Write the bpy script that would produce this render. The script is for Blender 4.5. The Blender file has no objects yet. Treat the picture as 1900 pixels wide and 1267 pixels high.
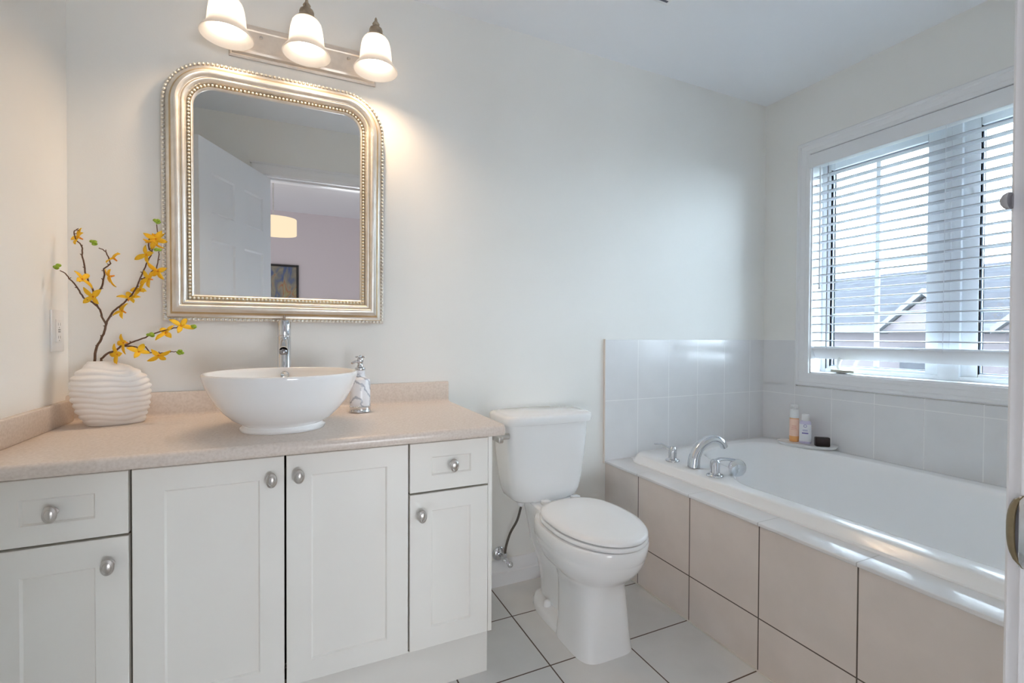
import bpy, bmesh, math, random
from mathutils import Vector, Matrix
random.seed(7)
C = bpy.context.scene
COL = C.collection
PI = math.pi

# ------------------------------------------------------------------ camera
def make_camera():
    cd = bpy.data.cameras.new('camera')
    cam = bpy.data.objects.new('camera', cd); COL.objects.link(cam)
    cd.sensor_width = 36.0; cd.sensor_fit = 'HORIZONTAL'
    cd.lens = 879.6 / 1900 * 36.0
    cd.clip_start = 0.02; cd.clip_end = 300
    yaw, pit, roll = 0.4326, -0.0129, 0.0047
    fw = Vector((math.sin(yaw), math.cos(yaw), 0)); rt = Vector((math.cos(yaw), -math.sin(yaw), 0)); up = Vector((0, 0, 1))
    fw2 = fw * math.cos(pit) + up * math.sin(pit); up2 = up * math.cos(pit) - fw * math.sin(pit)
    rt3 = rt * math.cos(roll) + up2 * math.sin(roll); up3 = up2 * math.cos(roll) - rt * math.sin(roll)
    m = Matrix.Identity(4)
    for i in range(3):
        m[i][0] = rt3[i]; m[i][1] = up3[i]; m[i][2] = -fw2[i]
    m[0][3], m[1][3], m[2][3] = 0.0, -1.908, 1.0996
    cam.matrix_world = m
    C.camera = cam
make_camera()

# ------------------------------------------------------------------ light and exposure
SKY = 14.0
BEDROOM_FILL = 40.0
BULB = 7.0
LAMP_SPOT = 4.3
PENDANT = 0.62
EXPOSURE = 0.86
C.view_settings.view_transform = 'Standard'
C.view_settings.look = 'None'
C.view_settings.exposure = EXPOSURE
C.view_settings.gamma = 1.0
C.view_settings.use_curve_mapping = False
w = bpy.data.worlds.new('overcast_sky'); C.world = w
w.use_nodes = True
bg = w.node_tree.nodes['Background']
bg.inputs[0].default_value = (0.72, 0.86, 1.0, 1); bg.inputs[1].default_value = SKY
C.cycles.use_denoising = True
C.cycles.max_bounces = 20; C.cycles.diffuse_bounces = 16; C.cycles.glossy_bounces = 5
C.cycles.transparent_max_bounces = 16; C.cycles.transmission_bounces = 8
C.cycles.sample_clamp_indirect = 6.0
C.cycles.caustics_reflective = False; C.cycles.caustics_refractive = False

def area_light(name, loc, rot, sx, sy, power, col):
    ld = bpy.data.lights.new(name, 'AREA'); ld.shape = 'RECTANGLE'; ld.size = sx; ld.size_y = sy
    ld.energy = power; ld.color = col; ld.spread = math.radians(110)
    o = bpy.data.objects.new(name, ld); COL.objects.link(o)
    o.location = loc; o.rotation_euler = rot
    return o
# added area lights in the unseen bedroom, to brighten the bathroom through the door
BED_FILLS = [(1.0, .40), (-1.45, .46)]
for wx, k in BED_FILLS:
    area_light('bedroom_fill_light', (wx, -4.772, 0.82), (PI/2 + .06, 0, 0), 1.2, 0.94, BEDROOM_FILL * k, (0.90, 0.95, 1.0))

# ------------------------------------------------------------------ materials
MATS = {}
def _nt(name):
    m = bpy.data.materials.new(name); m.use_nodes = True
    nt = m.node_tree
    return m, nt, nt.nodes['Principled BSDF']
def _set(b, **k):
    for a, v in k.items():
        if a in b.inputs: b.inputs[a].default_value = v
def mat(name, col, rough=0.5, metal=0.0, noise=0.0, nscale=20.0, bump=0.0, bscale=60.0, coat=0.0, spec=0.5, sss=0.0, col2=None, lo=0.35, hi=0.65):
    m, nt, b = _nt(name)
    col = tuple(col) + (1,)
    _set(b, **{'Base Color': col, 'Roughness': rough, 'Metallic': metal, 'Coat Weight': coat, 'Specular IOR Level': spec})
    if 'Coat Roughness' in b.inputs: b.inputs['Coat Roughness'].default_value = 0.05
    tc = nt.nodes.new('ShaderNodeTexCoord')
    if noise > 0 or col2 is not None:
        n = nt.nodes.new('ShaderNodeTexNoise'); n.inputs['Scale'].default_value = nscale; n.inputs['Detail'].default_value = 4
        nt.links.new(tc.outputs['Object'], n.inputs['Vector'])
        r = nt.nodes.new('ShaderNodeValToRGB')
        c2 = tuple(col2) + (1,) if col2 is not None else tuple(max(0, c * (1 - noise)) for c in col[:3]) + (1,)
        r.color_ramp.elements[0].position = lo; r.color_ramp.elements[0].color = c2
        r.color_ramp.elements[1].position = hi; r.color_ramp.elements[1].color = col
        nt.links.new(n.outputs['Fac'], r.inputs['Fac']); nt.links.new(r.outputs['Color'], b.inputs['Base Color'])
    if bump > 0:
        n2 = nt.nodes.new('ShaderNodeTexNoise'); n2.inputs['Scale'].default_value = bscale; n2.inputs['Detail'].default_value = 3
        nt.links.new(tc.outputs['Object'], n2.inputs['Vector'])
        bp = nt.nodes.new('ShaderNodeBump'); bp.inputs['Strength'].default_value = bump; bp.inputs['Distance'].default_value = 0.01
        nt.links.new(n2.outputs['Fac'], bp.inputs['Height']); nt.links.new(bp.outputs['Normal'], b.inputs['Normal'])
    MATS[name] = m
    return m
def emis(name, col, strength):
    m = bpy.data.materials.new(name); m.use_nodes = True; nt = m.node_tree
    nt.nodes.remove(nt.nodes['Principled BSDF'])
    e = nt.nodes.new('ShaderNodeEmission'); e.inputs[0].default_value = tuple(col) + (1,); e.inputs[1].default_value = strength
    nt.links.new(e.outputs[0], nt.nodes['Material Output'].inputs[0])
    return m
def glass_pane(name, fac=0.06):
    m = bpy.data.materials.new(name); m.use_nodes = True; nt = m.node_tree
    nt.nodes.remove(nt.nodes['Principled BSDF'])
    t = nt.nodes.new('ShaderNodeBsdfTransparent'); t.inputs[0].default_value = (0.96, 0.98, 0.98, 1)
    g = nt.nodes.new('ShaderNodeBsdfGlossy'); g.inputs['Roughness'].default_value = 0.02
    x = nt.nodes.new('ShaderNodeMixShader'); x.inputs[0].default_value = fac
    nt.links.new(t.outputs[0], x.inputs[1]); nt.links.new(g.outputs[0], x.inputs[2])
    nt.links.new(x.outputs[0], nt.nodes['Material Output'].inputs[0])
    return m
def translucent(name, col, trans=0.6, rough=0.3):
    m = bpy.data.materials.new(name); m.use_nodes = True; nt = m.node_tree
    b = nt.nodes['Principled BSDF']; _set(b, **{'Base Color': tuple(col) + (1,), 'Roughness': rough})
    t = nt.nodes.new('ShaderNodeBsdfTranslucent'); t.inputs[0].default_value = tuple(col) + (1,)
    x = nt.nodes.new('ShaderNodeMixShader'); x.inputs[0].default_value = trans
    nt.links.new(b.outputs[0], x.inputs[1]); nt.links.new(t.outputs[0], x.inputs[2])
    nt.links.new(x.outputs[0], nt.nodes['Material Output'].inputs[0])
    return m
def tile_mat(name, ax, pitch, offs, grout_w, col, grout, rough=0.25, mottled=0.06, nscale=6.0, col2=None):
    """rectangular tiling over two object-space axes; ax like 'XY'"""
    m, nt, b = _nt(name)
    tc = nt.nodes.new('ShaderNodeTexCoord'); sp = nt.nodes.new('ShaderNodeSeparateXYZ')
    nt.links.new(tc.outputs['Object'], sp.inputs[0])
    def mth(op, a, bb=None):
        n = nt.nodes.new('ShaderNodeMath'); n.operation = op
        for i, v in enumerate((a, bb)):
            if v is None: continue
            if isinstance(v, (int, float)): n.inputs[i].default_value = v
            else: nt.links.new(v, n.inputs[i])
        return n.outputs[0]
    ds = []
    for k in range(2):
        u = sp.outputs[ax[k]]
        s = mth('DIVIDE', mth('SUBTRACT', u, offs[k]), pitch[k])
        fr = mth('ABSOLUTE', mth('SUBTRACT', mth('FRACT', mth('ADD', s, 100.5)), 0.5))  # 0 on a joint
        ds.append(mth('MULTIPLY', fr, pitch[k]))
    d = mth('MINIMUM', ds[0], ds[1])
    isg = mth('LESS_THAN', d, grout_w / 2)
    n = nt.nodes.new('ShaderNodeTexNoise'); n.inputs['Scale'].default_value = nscale; n.inputs['Detail'].default_value = 6
    nt.links.new(tc.outputs['Object'], n.inputs['Vector'])
    r = nt.nodes.new('ShaderNodeValToRGB')
    c2 = col2 or tuple(c * (1 - mottled) for c in col)
    r.color_ramp.elements[0].position = .35; r.color_ramp.elements[0].color = tuple(c2) + (1,)
    r.color_ramp.elements[1].position = .65; r.color_ramp.elements[1].color = tuple(col) + (1,)
    nt.links.new(n.outputs['Fac'], r.inputs['Fac'])
    mx = nt.nodes.new('ShaderNodeMix'); mx.data_type = 'RGBA'
    nt.links.new(isg, mx.inputs['Factor']); nt.links.new(r.outputs['Color'], mx.inputs['A'])
    mx.inputs['B'].default_value = tuple(grout) + (1,)
    nt.links.new(mx.outputs['Result'], b.inputs['Base Color'])
    rr = mth('ADD', mth('MULTIPLY', isg, 0.9 - rough), rough)
    nt.links.new(rr, b.inputs['Roughness'])
    bp = nt.nodes.new('ShaderNodeBump'); bp.inputs['Strength'].default_value = 0.5; bp.inputs['Distance'].default_value = 0.002; bp.invert = True
    nt.links.new(isg, bp.inputs['Height']); nt.links.new(bp.outputs['Normal'], b.inputs['Normal'])
    return m

M_wall = mat('cream_wall_paint', (.86, .853, .825), .7, noise=.015, nscale=3, bump=.03, bscale=220)
M_ceil = mat('white_ceiling_paint', (.875, .90, .935), .85)
M_bedwall = mat('mauve_bedroom_paint', (.74, .68, .70), .8)
M_trim = mat('white_trim_paint', (.84, .845, .86), .35)
M_vinyl = mat('white_vinyl_frame', (.82, .85, .87), .35)
M_door = mat('white_door_paint', (.80, .83, .87), .4)
M_cab = mat('cream_cabinet_paint', (.84, .82, .775), .38, noise=.01, nscale=8)
M_gap = mat('dark_cabinet_inside', (.10, .08, .06), .8)
M_lam = mat('beige_stone_laminate', (.70, .615, .55), .26, nscale=150, col2=(.62, .53, .465), lo=.3, hi=.62)
M_porc = mat('white_porcelain', (.87, .87, .87), .08, coat=.4)
M_seat = mat('white_toilet_seat_plastic', (.86, .86, .865), .22)
M_acr = mat('white_acrylic_tub', (.93, .94, .95), .16)
M_chrome = mat('polished_chrome', (.70, .72, .75), .07, metal=1)
M_nickel = mat('brushed_nickel', (.62, .59, .56), .32, metal=1, noise=.12, nscale=60)
M_brass = mat('antique_brass_bronze', (.50, .41, .31), .38, metal=1, noise=.3, nscale=40)
M_plate = mat('brushed_nickel_backplate', (.84, .76, .68), .42, metal=.7, noise=.1, nscale=30)
M_frame = mat('champagne_silver_leaf', (.80, .775, .73), .36, metal=.75, nscale=22, col2=(.72, .67, .60), lo=.3, hi=.6, bump=.05, bscale=90)
M_gold = mat('worn_gold_groove', (.62, .46, .26), .42, metal=.7, nscale=25, col2=(.50, .38, .22))
M_bead = mat('silver_leaf_bead', (.80, .77, .69), .4, metal=.55)
M_mirror = mat('mirror_silver', (.93, .93, .92), .0, metal=1)
M_dark = mat('dark_shadow_line_paint', (.03, .03, .035), .6)
M_vase = mat('white_ceramic_vase', (.86, .83, .80), .35)
M_stem = mat('brown_twig', (.16, .085, .05), .8, noise=.3, nscale=120)
M_petal = translucent('yellow_forsythia_petal', (1.0, .70, .04), .4, .6)
M_petal_c = mat('orange_flower_heart', (.80, .28, .01), .6)
M_bud = mat('green_leaf_bud', (.30, .46, .03), .6, noise=.3, nscale=150)
def marble_mat():
    m, nt, b = _nt('grey_veined_white_marble')
    tc = nt.nodes.new('ShaderNodeTexCoord'); wv = nt.nodes.new('ShaderNodeTexWave'); wv.bands_direction = 'DIAGONAL'
    wv.inputs['Scale'].default_value = 11; wv.inputs['Distortion'].default_value = 7; wv.inputs['Detail'].default_value = 3; wv.inputs['Detail Scale'].default_value = 2.5
    nt.links.new(tc.outputs['Object'], wv.inputs['Vector'])
    r = nt.nodes.new('ShaderNodeValToRGB'); e = r.color_ramp.elements
    e[0].position = 0; e[0].color = (.42, .45, .51, 1); e[1].position = .28; e[1].color = (.84, .85, .88, 1)
    nt.links.new(wv.outputs['Fac'], r.inputs['Fac']); nt.links.new(r.outputs['Color'], b.inputs['Base Color']); _set(b, Roughness=.2)
    return m
M_marble = marble_mat()
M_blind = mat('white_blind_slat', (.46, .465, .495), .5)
M_rail = mat('white_blind_rail', (.82, .83, .85), .4)
M_cord = mat('white_cord', (.75, .77, .8), .7)
M_pane = glass_pane('clear_window_pane')
M_gasket = mat('dark_window_gasket', (.22, .26, .32), .6)
M_floor = tile_mat('pale_floor_tile', 'XY', (.3035, .3035), (.777, -.238), .0048, (.76, .75, .735), (.13, .095, .075), .28, .05, 5, (.70, .69, .675))
M_apron = tile_mat('beige_tub_apron_tile', 'YZ', (.2995, 1.0), (-.247, .175), .0042, (.745, .675, .63), (.12, .10, .085), .3, .06, 7, (.69, .625, .58))
M_deck = tile_mat('white_glossy_deck_tile', 'XY', (50., .2995), (1.0, -.247), .003, (.82, .82, .83), (.5, .5, .5), .1)
M_wtile = tile_mat('pale_grey_wall_tile', 'XZ', (.2015, .2995), (1.578, .782), .0035, (.80, .80, .81), (.88, .88, .88), .18, .05, 5)
M_wtileY = tile_mat('pale_grey_wall_tile_side', 'YZ', (.1965, .2995), (-.2, .782), .0035, (.80, .80, .81), (.88, .88, .88), .18, .05, 5)
M_tiletrim = mat('beige_tile_edge_caulk', (.70, .63, .57), .5)
M_switch = mat('white_outlet_plastic', (.82, .81, .80), .35)
M_hose = mat('braided_dark_steel_hose', (.20, .18, .16), .45, metal=.7, noise=.4, nscale=300)
M_bulb = emis('warm_bulb_glow', (1.0, .84, .66), BULB)
M_shadeg = translucent('frosted_bell_glass', (.93, .90, .87), .55, .25)
M_pend = emis('glowing_drum_shade', (1.0, .80, .56), PENDANT)
M_blackframe = mat('black_picture_frame', (.015, .013, .012), .4)
M_label_o = mat('peach_bottle_label', (.90, .62, .48), .5)
M_orange = mat('orange_bottle_liquid', (.85, .42, .15), .4)
M_label_w = mat('white_bottle_label', (.85, .86, .90), .5)
M_lav = mat('lavender_bottle_plastic', (.66, .63, .80), .4)
M_ink = mat('violet_label_ink', (.22, .20, .50), .6)
M_pinkink = mat('coral_label_ink', (.70, .25, .20), .6)
M_white = mat('white_plastic', (.85, .86, .87), .3)
M_soap = mat('dark_maroon_soap', (.018, .004, .006), .3, noise=.5, nscale=60)
M_tray = mat('white_marble_tray', (.82, .82, .82), .3, noise=.06, nscale=20)
M_strike = mat('aged_brass_strike', (.30, .24, .15), .4, metal=1, noise=.2, nscale=50)
M_rubber = mat('grey_rubber_bumper', (.42, .42, .44), .6)
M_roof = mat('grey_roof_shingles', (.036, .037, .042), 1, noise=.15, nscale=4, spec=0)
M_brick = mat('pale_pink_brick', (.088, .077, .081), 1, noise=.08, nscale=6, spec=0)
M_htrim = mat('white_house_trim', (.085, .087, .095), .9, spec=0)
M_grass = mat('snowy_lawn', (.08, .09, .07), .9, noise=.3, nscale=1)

def painting_mat():
    m, nt, b = _nt('abstract_painting')
    tc = nt.nodes.new('ShaderNodeTexCoord'); mp = nt.nodes.new('ShaderNodeMapping'); mp.inputs['Scale'].default_value = (9, 1, 4)
    nt.links.new(tc.outputs['Object'], mp.inputs['Vector'])
    n = nt.nodes.new('ShaderNodeTexNoise'); n.inputs['Scale'].default_value = 1.3; n.inputs['Detail'].default_value = 5; n.inputs['Distortion'].default_value = .8
    nt.links.new(mp.outputs[0], n.inputs['Vector'])
    r = nt.nodes.new('ShaderNodeValToRGB'); e = r.color_ramp.elements
    e[0].position = .2; e[0].color = (.07, .09, .13, 1); e[1].position = .8; e[1].color = (.30, .33, .34, 1)
    for p, c in ((.36, (.10, .14, .28, 1)), (.46, (.24, .23, .20, 1)), (.54, (.33, .30, .22, 1)), (.60, (.40, .16, .08, 1)), (.66, (.36, .33, .16, 1))):
        k = e.new(p); k.color = c
    nt.links.new(n.outputs['Fac'], r.inputs['Fac']); nt.links.new(r.outputs['Color'], b.inputs['Base Color'])
    _set(b, Roughness=.6)
    return m
M_paint = painting_mat()

# ------------------------------------------------------------------ mesh helpers
def bx(bm, lo, hi, bev=0.0, seg=2, mi=0):
    t = bmesh.new()
    bmesh.ops.create_cube(t, size=1)
    for v in t.verts:
        v.co = Vector(((lo[i] + hi[i]) / 2 + v.co[i] * (hi[i] - lo[i]) for i in range(3)))
    if bev > 0:
        bmesh.ops.bevel(t, geom=list(t.edges), offset=bev, segments=seg, profile=.5, affect='EDGES')
    merge(bm, t, mi=mi)
def merge(bm, t, M=None, mi=0):
    vm = {}
    for v in t.verts: vm[v] = bm.verts.new(M @ v.co if M else v.co)
    for f in t.faces:
        try:
            nf = bm.faces.new([vm[v] for v in f.verts]); nf.material_index = f.material_index or mi
        except ValueError: pass
    t.free()
def loft(bm, rings, cap0=True, cap1=True, closed=True, mi=0):
    R = [[bm.verts.new(p) for p in r] for r in rings]
    n = len(R[0])
    for a, b in zip(R[:-1], R[1:]):
        for i in range(n if closed else n - 1):
            j = (i + 1) % n
            f = bm.faces.new((a[i], a[j], b[j], b[i])); f.material_index = mi
    if cap0: f = bm.faces.new(R[0][::-1]); f.material_index = mi
    if cap1: f = bm.faces.new(R[-1]); f.material_index = mi
    return R
def lathe(bm, prof, c=(0, 0, 0), n=48, axis='Z', mi=0, cap0=False, cap1=False, M=None):
    rings = []
    for r, h in prof:
        ring = []
        for i in range(n):
            a = 2 * PI * i / n
            r_ = max(r, 1e-4)
            p = Vector((r_ * math.cos(a), r_ * math.sin(a), h))
            if axis == 'X': p = Vector((h, p.x, p.y))
            elif axis == 'Y': p = Vector((p.y, h, p.x))
            if M: p = M @ p
            ring.append(p + Vector(c))
        rings.append(ring)
    return loft(bm, rings, cap0, cap1, mi=mi)
def tube(bm, pts, rad, n=10, mi=0, caps=True):
    pts = [Vector(p) for p in pts]
    if isinstance(rad, (int, float)): rad = [rad] * len(pts)
    rings = []
    up = None
    for i, p in enumerate(pts):
        d = (pts[min(i + 1, len(pts) - 1)] - pts[max(i - 1, 0)]).normalized()
        if up is None:
            up = Vector((0, 0, 1)) if abs(d.z) < .9 else Vector((1, 0, 0))
        s = d.cross(up).normalized(); up = s.cross(d).normalized()
        rr = rad[i] if isinstance(rad[i], (tuple, list)) else (rad[i], rad[i])
        rings.append([p + s * rr[0] * math.cos(2 * PI * k / n) + up * rr[1] * math.sin(2 * PI * k / n) for k in range(n)])
    loft(bm, rings, caps, caps, mi=mi)
def smooth_path(pts, sub=4):
    P = [Vector(p) for p in pts]; out = []
    for i in range(len(P) - 1):
        p0 = P[max(i - 1, 0)]; p1 = P[i]; p2 = P[i + 1]; p3 = P[min(i + 2, len(P) - 1)]
        for k in range(sub):
            t = k / sub
            out.append(.5 * ((2 * p1) + (p2 - p0) * t + (2 * p0 - 5 * p1 + 4 * p2 - p3) * t * t + (3 * p1 - p0 - 3 * p2 + p3) * t ** 3))
    out.append(P[-1]); return out
def sphere(bm, c, r, n=12, m=8, mi=0, sc=(1, 1, 1)):
    prof = [(math.sin(PI * k / m), -math.cos(PI * k / m)) for k in range(m + 1)]
    rings = [[Vector((c[0] + sc[0] * r * max(a, 1e-3) * math.cos(2 * PI * i / n), c[1] + sc[1] * r * max(a, 1e-3) * math.sin(2 * PI * i / n), c[2] + sc[2] * r * h)) for i in range(n)] for a, h in prof]
    loft(bm, rings, True, True, mi=mi)
def superell(cx, cy, a, b, z, n=48, e=2.6, yb=None):
    """closed plan ring; b front half (towards -Y), yb back half"""
    out = []
    for i in range(n):
        t = 2 * PI * i / n
        c, s = math.cos(t), math.sin(t)
        x = a * math.copysign(abs(c) ** (2 / e), c); y = math.copysign(abs(s) ** (2 / e), s)
        y *= b if y < 0 else (yb if yb is not None else b)
        out.append(Vector((cx + x, cy + y, z)))
    return out

def obj(name, bm, mats, parent=None, loc=None, smooth=35):
    me = bpy.data.meshes.new(name)
    bmesh.ops.remove_doubles(bm, verts=list(bm.verts), dist=1e-5)
    bmesh.ops.recalc_face_normals(bm, faces=list(bm.faces))
    bm.to_mesh(me); bm.free()
    for m in (mats if isinstance(mats, (list, tuple)) else [mats]): me.materials.append(m)
    if smooth:
        me.polygons.foreach_set('use_smooth', [True] * len(me.polygons))
        me.set_sharp_from_angle(angle=math.radians(smooth))
    o = bpy.data.objects.new(name, me); COL.objects.link(o)
    if parent: o.parent = parent
    if loc: o.location = loc
    return o
def tag(o, label, cat, group=None, kind=None):
    o['label'] = label; o['category'] = cat
    if group: o['group'] = group
    if kind: o['kind'] = kind
    return o
def thing(name, label, cat, loc=(0, 0, 0), rot=(0, 0, 0), group=None):
    o = bpy.data.objects.new(name, None); COL.objects.link(o)
    o.location = loc; o.rotation_euler = rot; o.empty_display_size = .05
    return tag(o, label, cat, group)
def struct(name, bm, m, parent=None, smooth=30):
    o = obj(name, bm, m, parent, smooth=smooth)
    if not parent: o['kind'] = 'structure'
    return o
def struct_empty(name, loc=(0, 0, 0), rot=(0, 0, 0)):
    o = bpy.data.objects.new(name, None); COL.objects.link(o); o['kind'] = 'structure'; o.location = loc; o.rotation_euler = rot
    return o
def B(): return bmesh.new()

XL, XR, YF, ZC = -.632, 2.507, -1.70, 2.44

# ------------------------------------------------------------------ setting
bm = B(); bx(bm, (-2.75, -4.90, -.10), (3.1, .12, 0)); struct('floor', bm, M_floor)
bm = B(); bx(bm, (-2.75, -4.90, ZC), (3.1, .12, ZC + .1)); struct('ceiling', bm, M_ceil)
bm = B(); bx(bm, (XL - .12, 0, 0), (XR + .16, .12, ZC)); struct('wall_back', bm, M_wall)
bm = B(); bx(bm, (XL - .12, YF - .12, 0), (XL, 0, ZC)); struct('wall_left', bm, M_wall)
WY0, WY1, WZ0, WZ1 = -1.425, -.272, .902, 2.072     # window opening
bm = B()
bx(bm, (XR, YF - .12, 0), (XR + .16, .0, WZ0)); bx(bm, (XR, YF - .12, WZ1), (XR + .16, 0, ZC))
bx(bm, (XR, WY1, WZ0), (XR + .16, 0, WZ1)); bx(bm, (XR, YF - .12, WZ0), (XR + .16, WY0, WZ1))
struct('wall_right', bm, M_wall)
DX0, DX1, DZ = -.17, .64, 2.075                       # clear door opening
bm = B()
bx(bm, (-2.75, YF - .12, 0), (DX0 - .02, YF, ZC)); bx(bm, (DX1 + .02, YF - .12, 0), (3.1, YF, ZC)); bx(bm, (DX0 - .02, YF - .12, DZ + .02), (DX1 + .02, YF, ZC))
struct('wall_front', bm, M_wall)
bm = B(); bx(bm, (-2.75, -4.90, 0), (3.1, -4.78, ZC)); struct('wall_bedroom_back', bm, M_bedwall)
bm = B(); bx(bm, (-2.75, -4.78, 0), (-2.63, YF - .12, ZC)); struct('wall_bedroom_left', bm, M_bedwall)
bm = B(); bx(bm, (2.98, -4.78, 0), (3.1, YF - .12, ZC)); struct('wall_bedroom_right', bm, M_bedwall)

for n, (wx, k) in enumerate(BED_FILLS):  # frames added round the fill lights so they read as windows
    bw = struct_empty('window_%d' % (n + 2), (wx, -4.78, .82))
    bm = B(); W_, H_ = .60, .47
    for a in (((-W_ - .07, 0, -H_ - .07), (-W_, .02, H_ + .07)), ((W_, 0, -H_ - .07), (W_ + .07, .02, H_ + .07)), ((-W_, 0, -H_ - .07), (W_, .02, -H_)), ((-W_, 0, H_), (W_, .02, H_ + .07))): bx(bm, *a, .003)
    obj('casing', bm, M_trim, bw)

# wall tile round the tub
bm = B(); bx(bm, (1.378, -.008, .485), (XR, 0, 1.081)); tw = struct('wall_back_tile', bm, M_wtile)
bm = B(); bx(bm, (1.373, -.0095, .48), (1.378, 0, 1.083)); obj('tile_edge_strip', bm, M_tiletrim, tw)
bm = B(); bx(bm, (XR - .008, YF, .485), (XR, -.008, .832)); bx(bm, (XR - .008, -.208, .83), (XR, -.008, 1.081)); bx(bm, (XR - .008, YF, .83), (XR, -1.495, 1.081))
struct('wall_right_tile', bm, M_wtileY)

# baseboard behind the toilet
def prof_x(bm, prof, x0, x1, mi=0):
    loft(bm, [[Vector((x0, -a, b)) for a, b in prof], [Vector((x1, -a, b)) for a, b in prof]])
bm = B()
prof_x(bm, [(0, 0), (.016, 0), (.016, .055), (.012, .060), (.012, .082), (.009, .088), (.007, .104), (.003, .112), (0, .112)], .574, 1.386)
struct('baseboard_back', bm, M_trim)

# ------------------------------------------------------------------ window
def picture_frame_strip(bm, y0, y1, z0, z1, wdt, prof, x, sign=-1):
    """mitred casing round a rectangle in the YZ plane; prof = (distance from inner edge, thickness)"""
    rings = []
    for u, h in prof:
        rings.append([Vector((x + sign * h, y0 - u, z0 - u)), Vector((x + sign * h, y1 + u, z0 - u)), Vector((x + sign * h, y1 + u, z1 + u)), Vector((x + sign * h, y0 - u, z1 + u))])
    loft(bm, rings, False, False)
CAS = [(0, 0), (0, .012), (.004, .015), (.02, .015), (.024, .018), (.045, .019), (.05, .023), (.062, .023), (.068, .018), (.068, 0)]
win = struct_empty('window_1', (XR, 0, 0))
bm = B(); picture_frame_strip(bm, WY0 + .004, WY1 - .004, WZ0 + .004, WZ1 - .004, .07, CAS, 0); obj('casing', bm, M_trim, win)
# jamb lining
bm = B()
t_ = .010
bx(bm, (-.001, WY0, WZ0), (.150, WY0 + t_, WZ1)); bx(bm, (-.001, WY1 - t_, WZ0), (.150, WY1, WZ1)); bx(bm, (-.001, WY0, WZ1 - t_), (.150, WY1, WZ1)); bx(bm, (-.001, WY0, WZ0), (.150, WY1, WZ0 + t_))
obj('jamb', bm, M_trim, win)
# frame: outer frame, centre mullion, two sashes
FX0, FX1 = .085, .15
bm = B()
a0, a1, c0, c1 = WY0 + .010, WY1 - .010, WZ0 + .010, WZ1 - .010
def rect_frame(bm, x0, x1, y0, y1, z0, z1, wy, wz0, wz1, bev=.003):
    bx(bm, (x0, y0, z0), (x1, y0 + wy, z1), bev); bx(bm, (x0, y1 - wy, z0), (x1, y1, z1), bev)
    bx(bm, (x0, y0 + wy, z0), (x1, y1 - wy, z0 + wz0), bev); bx(bm, (x0, y0 + wy, z1 - wz1), (x1, y1 - wy, z1), bev)
rect_frame(bm, FX0, FX1, a0, a1, c0, c1, .022, .02, .03)
ym = (-.742 - .922) / 2
bx(bm, (FX0 - .006, ym - .038, c0), (FX1, ym + .038, c1), .003)
obj('frame', bm, M_vinyl, win)
panes = [(-.742, -.318), (2 * ym + .318, 2 * ym + .742)]   # glass extents
for k, (p0, p1) in enumerate(panes):
    p0, p1 = min(p0, p1), max(p0, p1)
    if k == 1: p0, p1 = -1.346, -.924
    bm = B()
    y0 = p0 - (.024 if k == 1 else .058); y1 = p1 + (.024 if k == 0 else .058)
    rect_frame(bm, FX0 + .012, FX1 - .008, p0 - .05, p1 + (.026 if k == 0 else .05), .912, 2.03, .045 if k == 1 else .026, .018, .035)
    bm.free(); bm = B()
    L, R_, Bt, Tp = p0, p1, .945, 1.985
    bx(bm, (FX0 + .010, L - .055, .918), (FX1 - .006, L, 2.032), .003)
    bx(bm, (FX0 + .010, R_, .918), (FX1 - .006, R_ + (.026 if k == 0 else .055), 2.032), .003)
    bx(bm, (FX0 + .010, L, .918), (FX1 - .006, R_, Bt), .003); bx(bm, (FX0 + .010, L, Tp), (FX1 - .006, R_, 2.032), .003)
    sash = obj('sash', bm, M_vinyl, win)
    bm = B(); bx(bm, (.121, L - .002, Bt - .002), (.125, R_ + .002, Tp + .002)); obj('pane', bm, M_pane, sash)
    bm = B()
    g = .0045
    rect_frame(bm, .110, .121, L, R_, Bt, Tp, g, g, g, 0)
    obj('gasket', bm, M_gasket, sash)
    bm = B()
    yc = (L + R_) / 2
    bx(bm, (.118, yc - .010, Bt), (.128, yc + .010, Tp), .002)
    for zz in (1.215, 1.478): bx(bm, (.118, L, zz - .009), (.128, R_, zz + .009), .002)
    obj('grille', bm, M_vinyl, sash)
# crank handle on the window sill frame
bm = B()
bx(bm, (.055, -.435, .912), (.10, -.375, .928), .004)
tube(bm, [(.06, -.40, .926), (.048, -.392, .95), (.045, -.40, .975), (.035, -.415, .992)], .0095, 10)
obj('crank', bm, M_white, win)
bm = B(); bx(bm, (.012, -.490, .918), (.060, -.375, .932), .005); obj('crank_handle', bm, mat('ivory_crank_plastic', (.52, .52, .45), .4), win)

# blind
bl = thing('window_blind', 'white horizontal slat blind lowered inside the window above the tub', 'blind', (XR, 0, 0))
BY0, BY1 = WY0 + .012, WY1 - .012
bm = B(); bx(bm, (-.020, WY0 - .001, 1.992), (-.006, WY1 + .004, 2.062), .003); bx(bm, (-.006, BY0, 2.0), (.05, BY1, 2.055), .002); obj('valance', bm, M_rail, bl)
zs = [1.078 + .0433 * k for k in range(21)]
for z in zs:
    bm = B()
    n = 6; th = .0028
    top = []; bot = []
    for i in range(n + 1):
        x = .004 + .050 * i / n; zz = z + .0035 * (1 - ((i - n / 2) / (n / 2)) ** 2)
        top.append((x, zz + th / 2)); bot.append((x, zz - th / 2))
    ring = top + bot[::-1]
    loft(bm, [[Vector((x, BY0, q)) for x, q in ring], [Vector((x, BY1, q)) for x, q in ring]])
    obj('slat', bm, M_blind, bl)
bm = B()
t = B(); bx(t, (-.033, BY0, -.013), (.033, BY1, .013), .005, 3)
merge(bm, t, Matrix.Translation((.030, 0, 1.017)) @ Matrix.Rotation(math.radians(58), 4, 'Y'))
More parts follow.
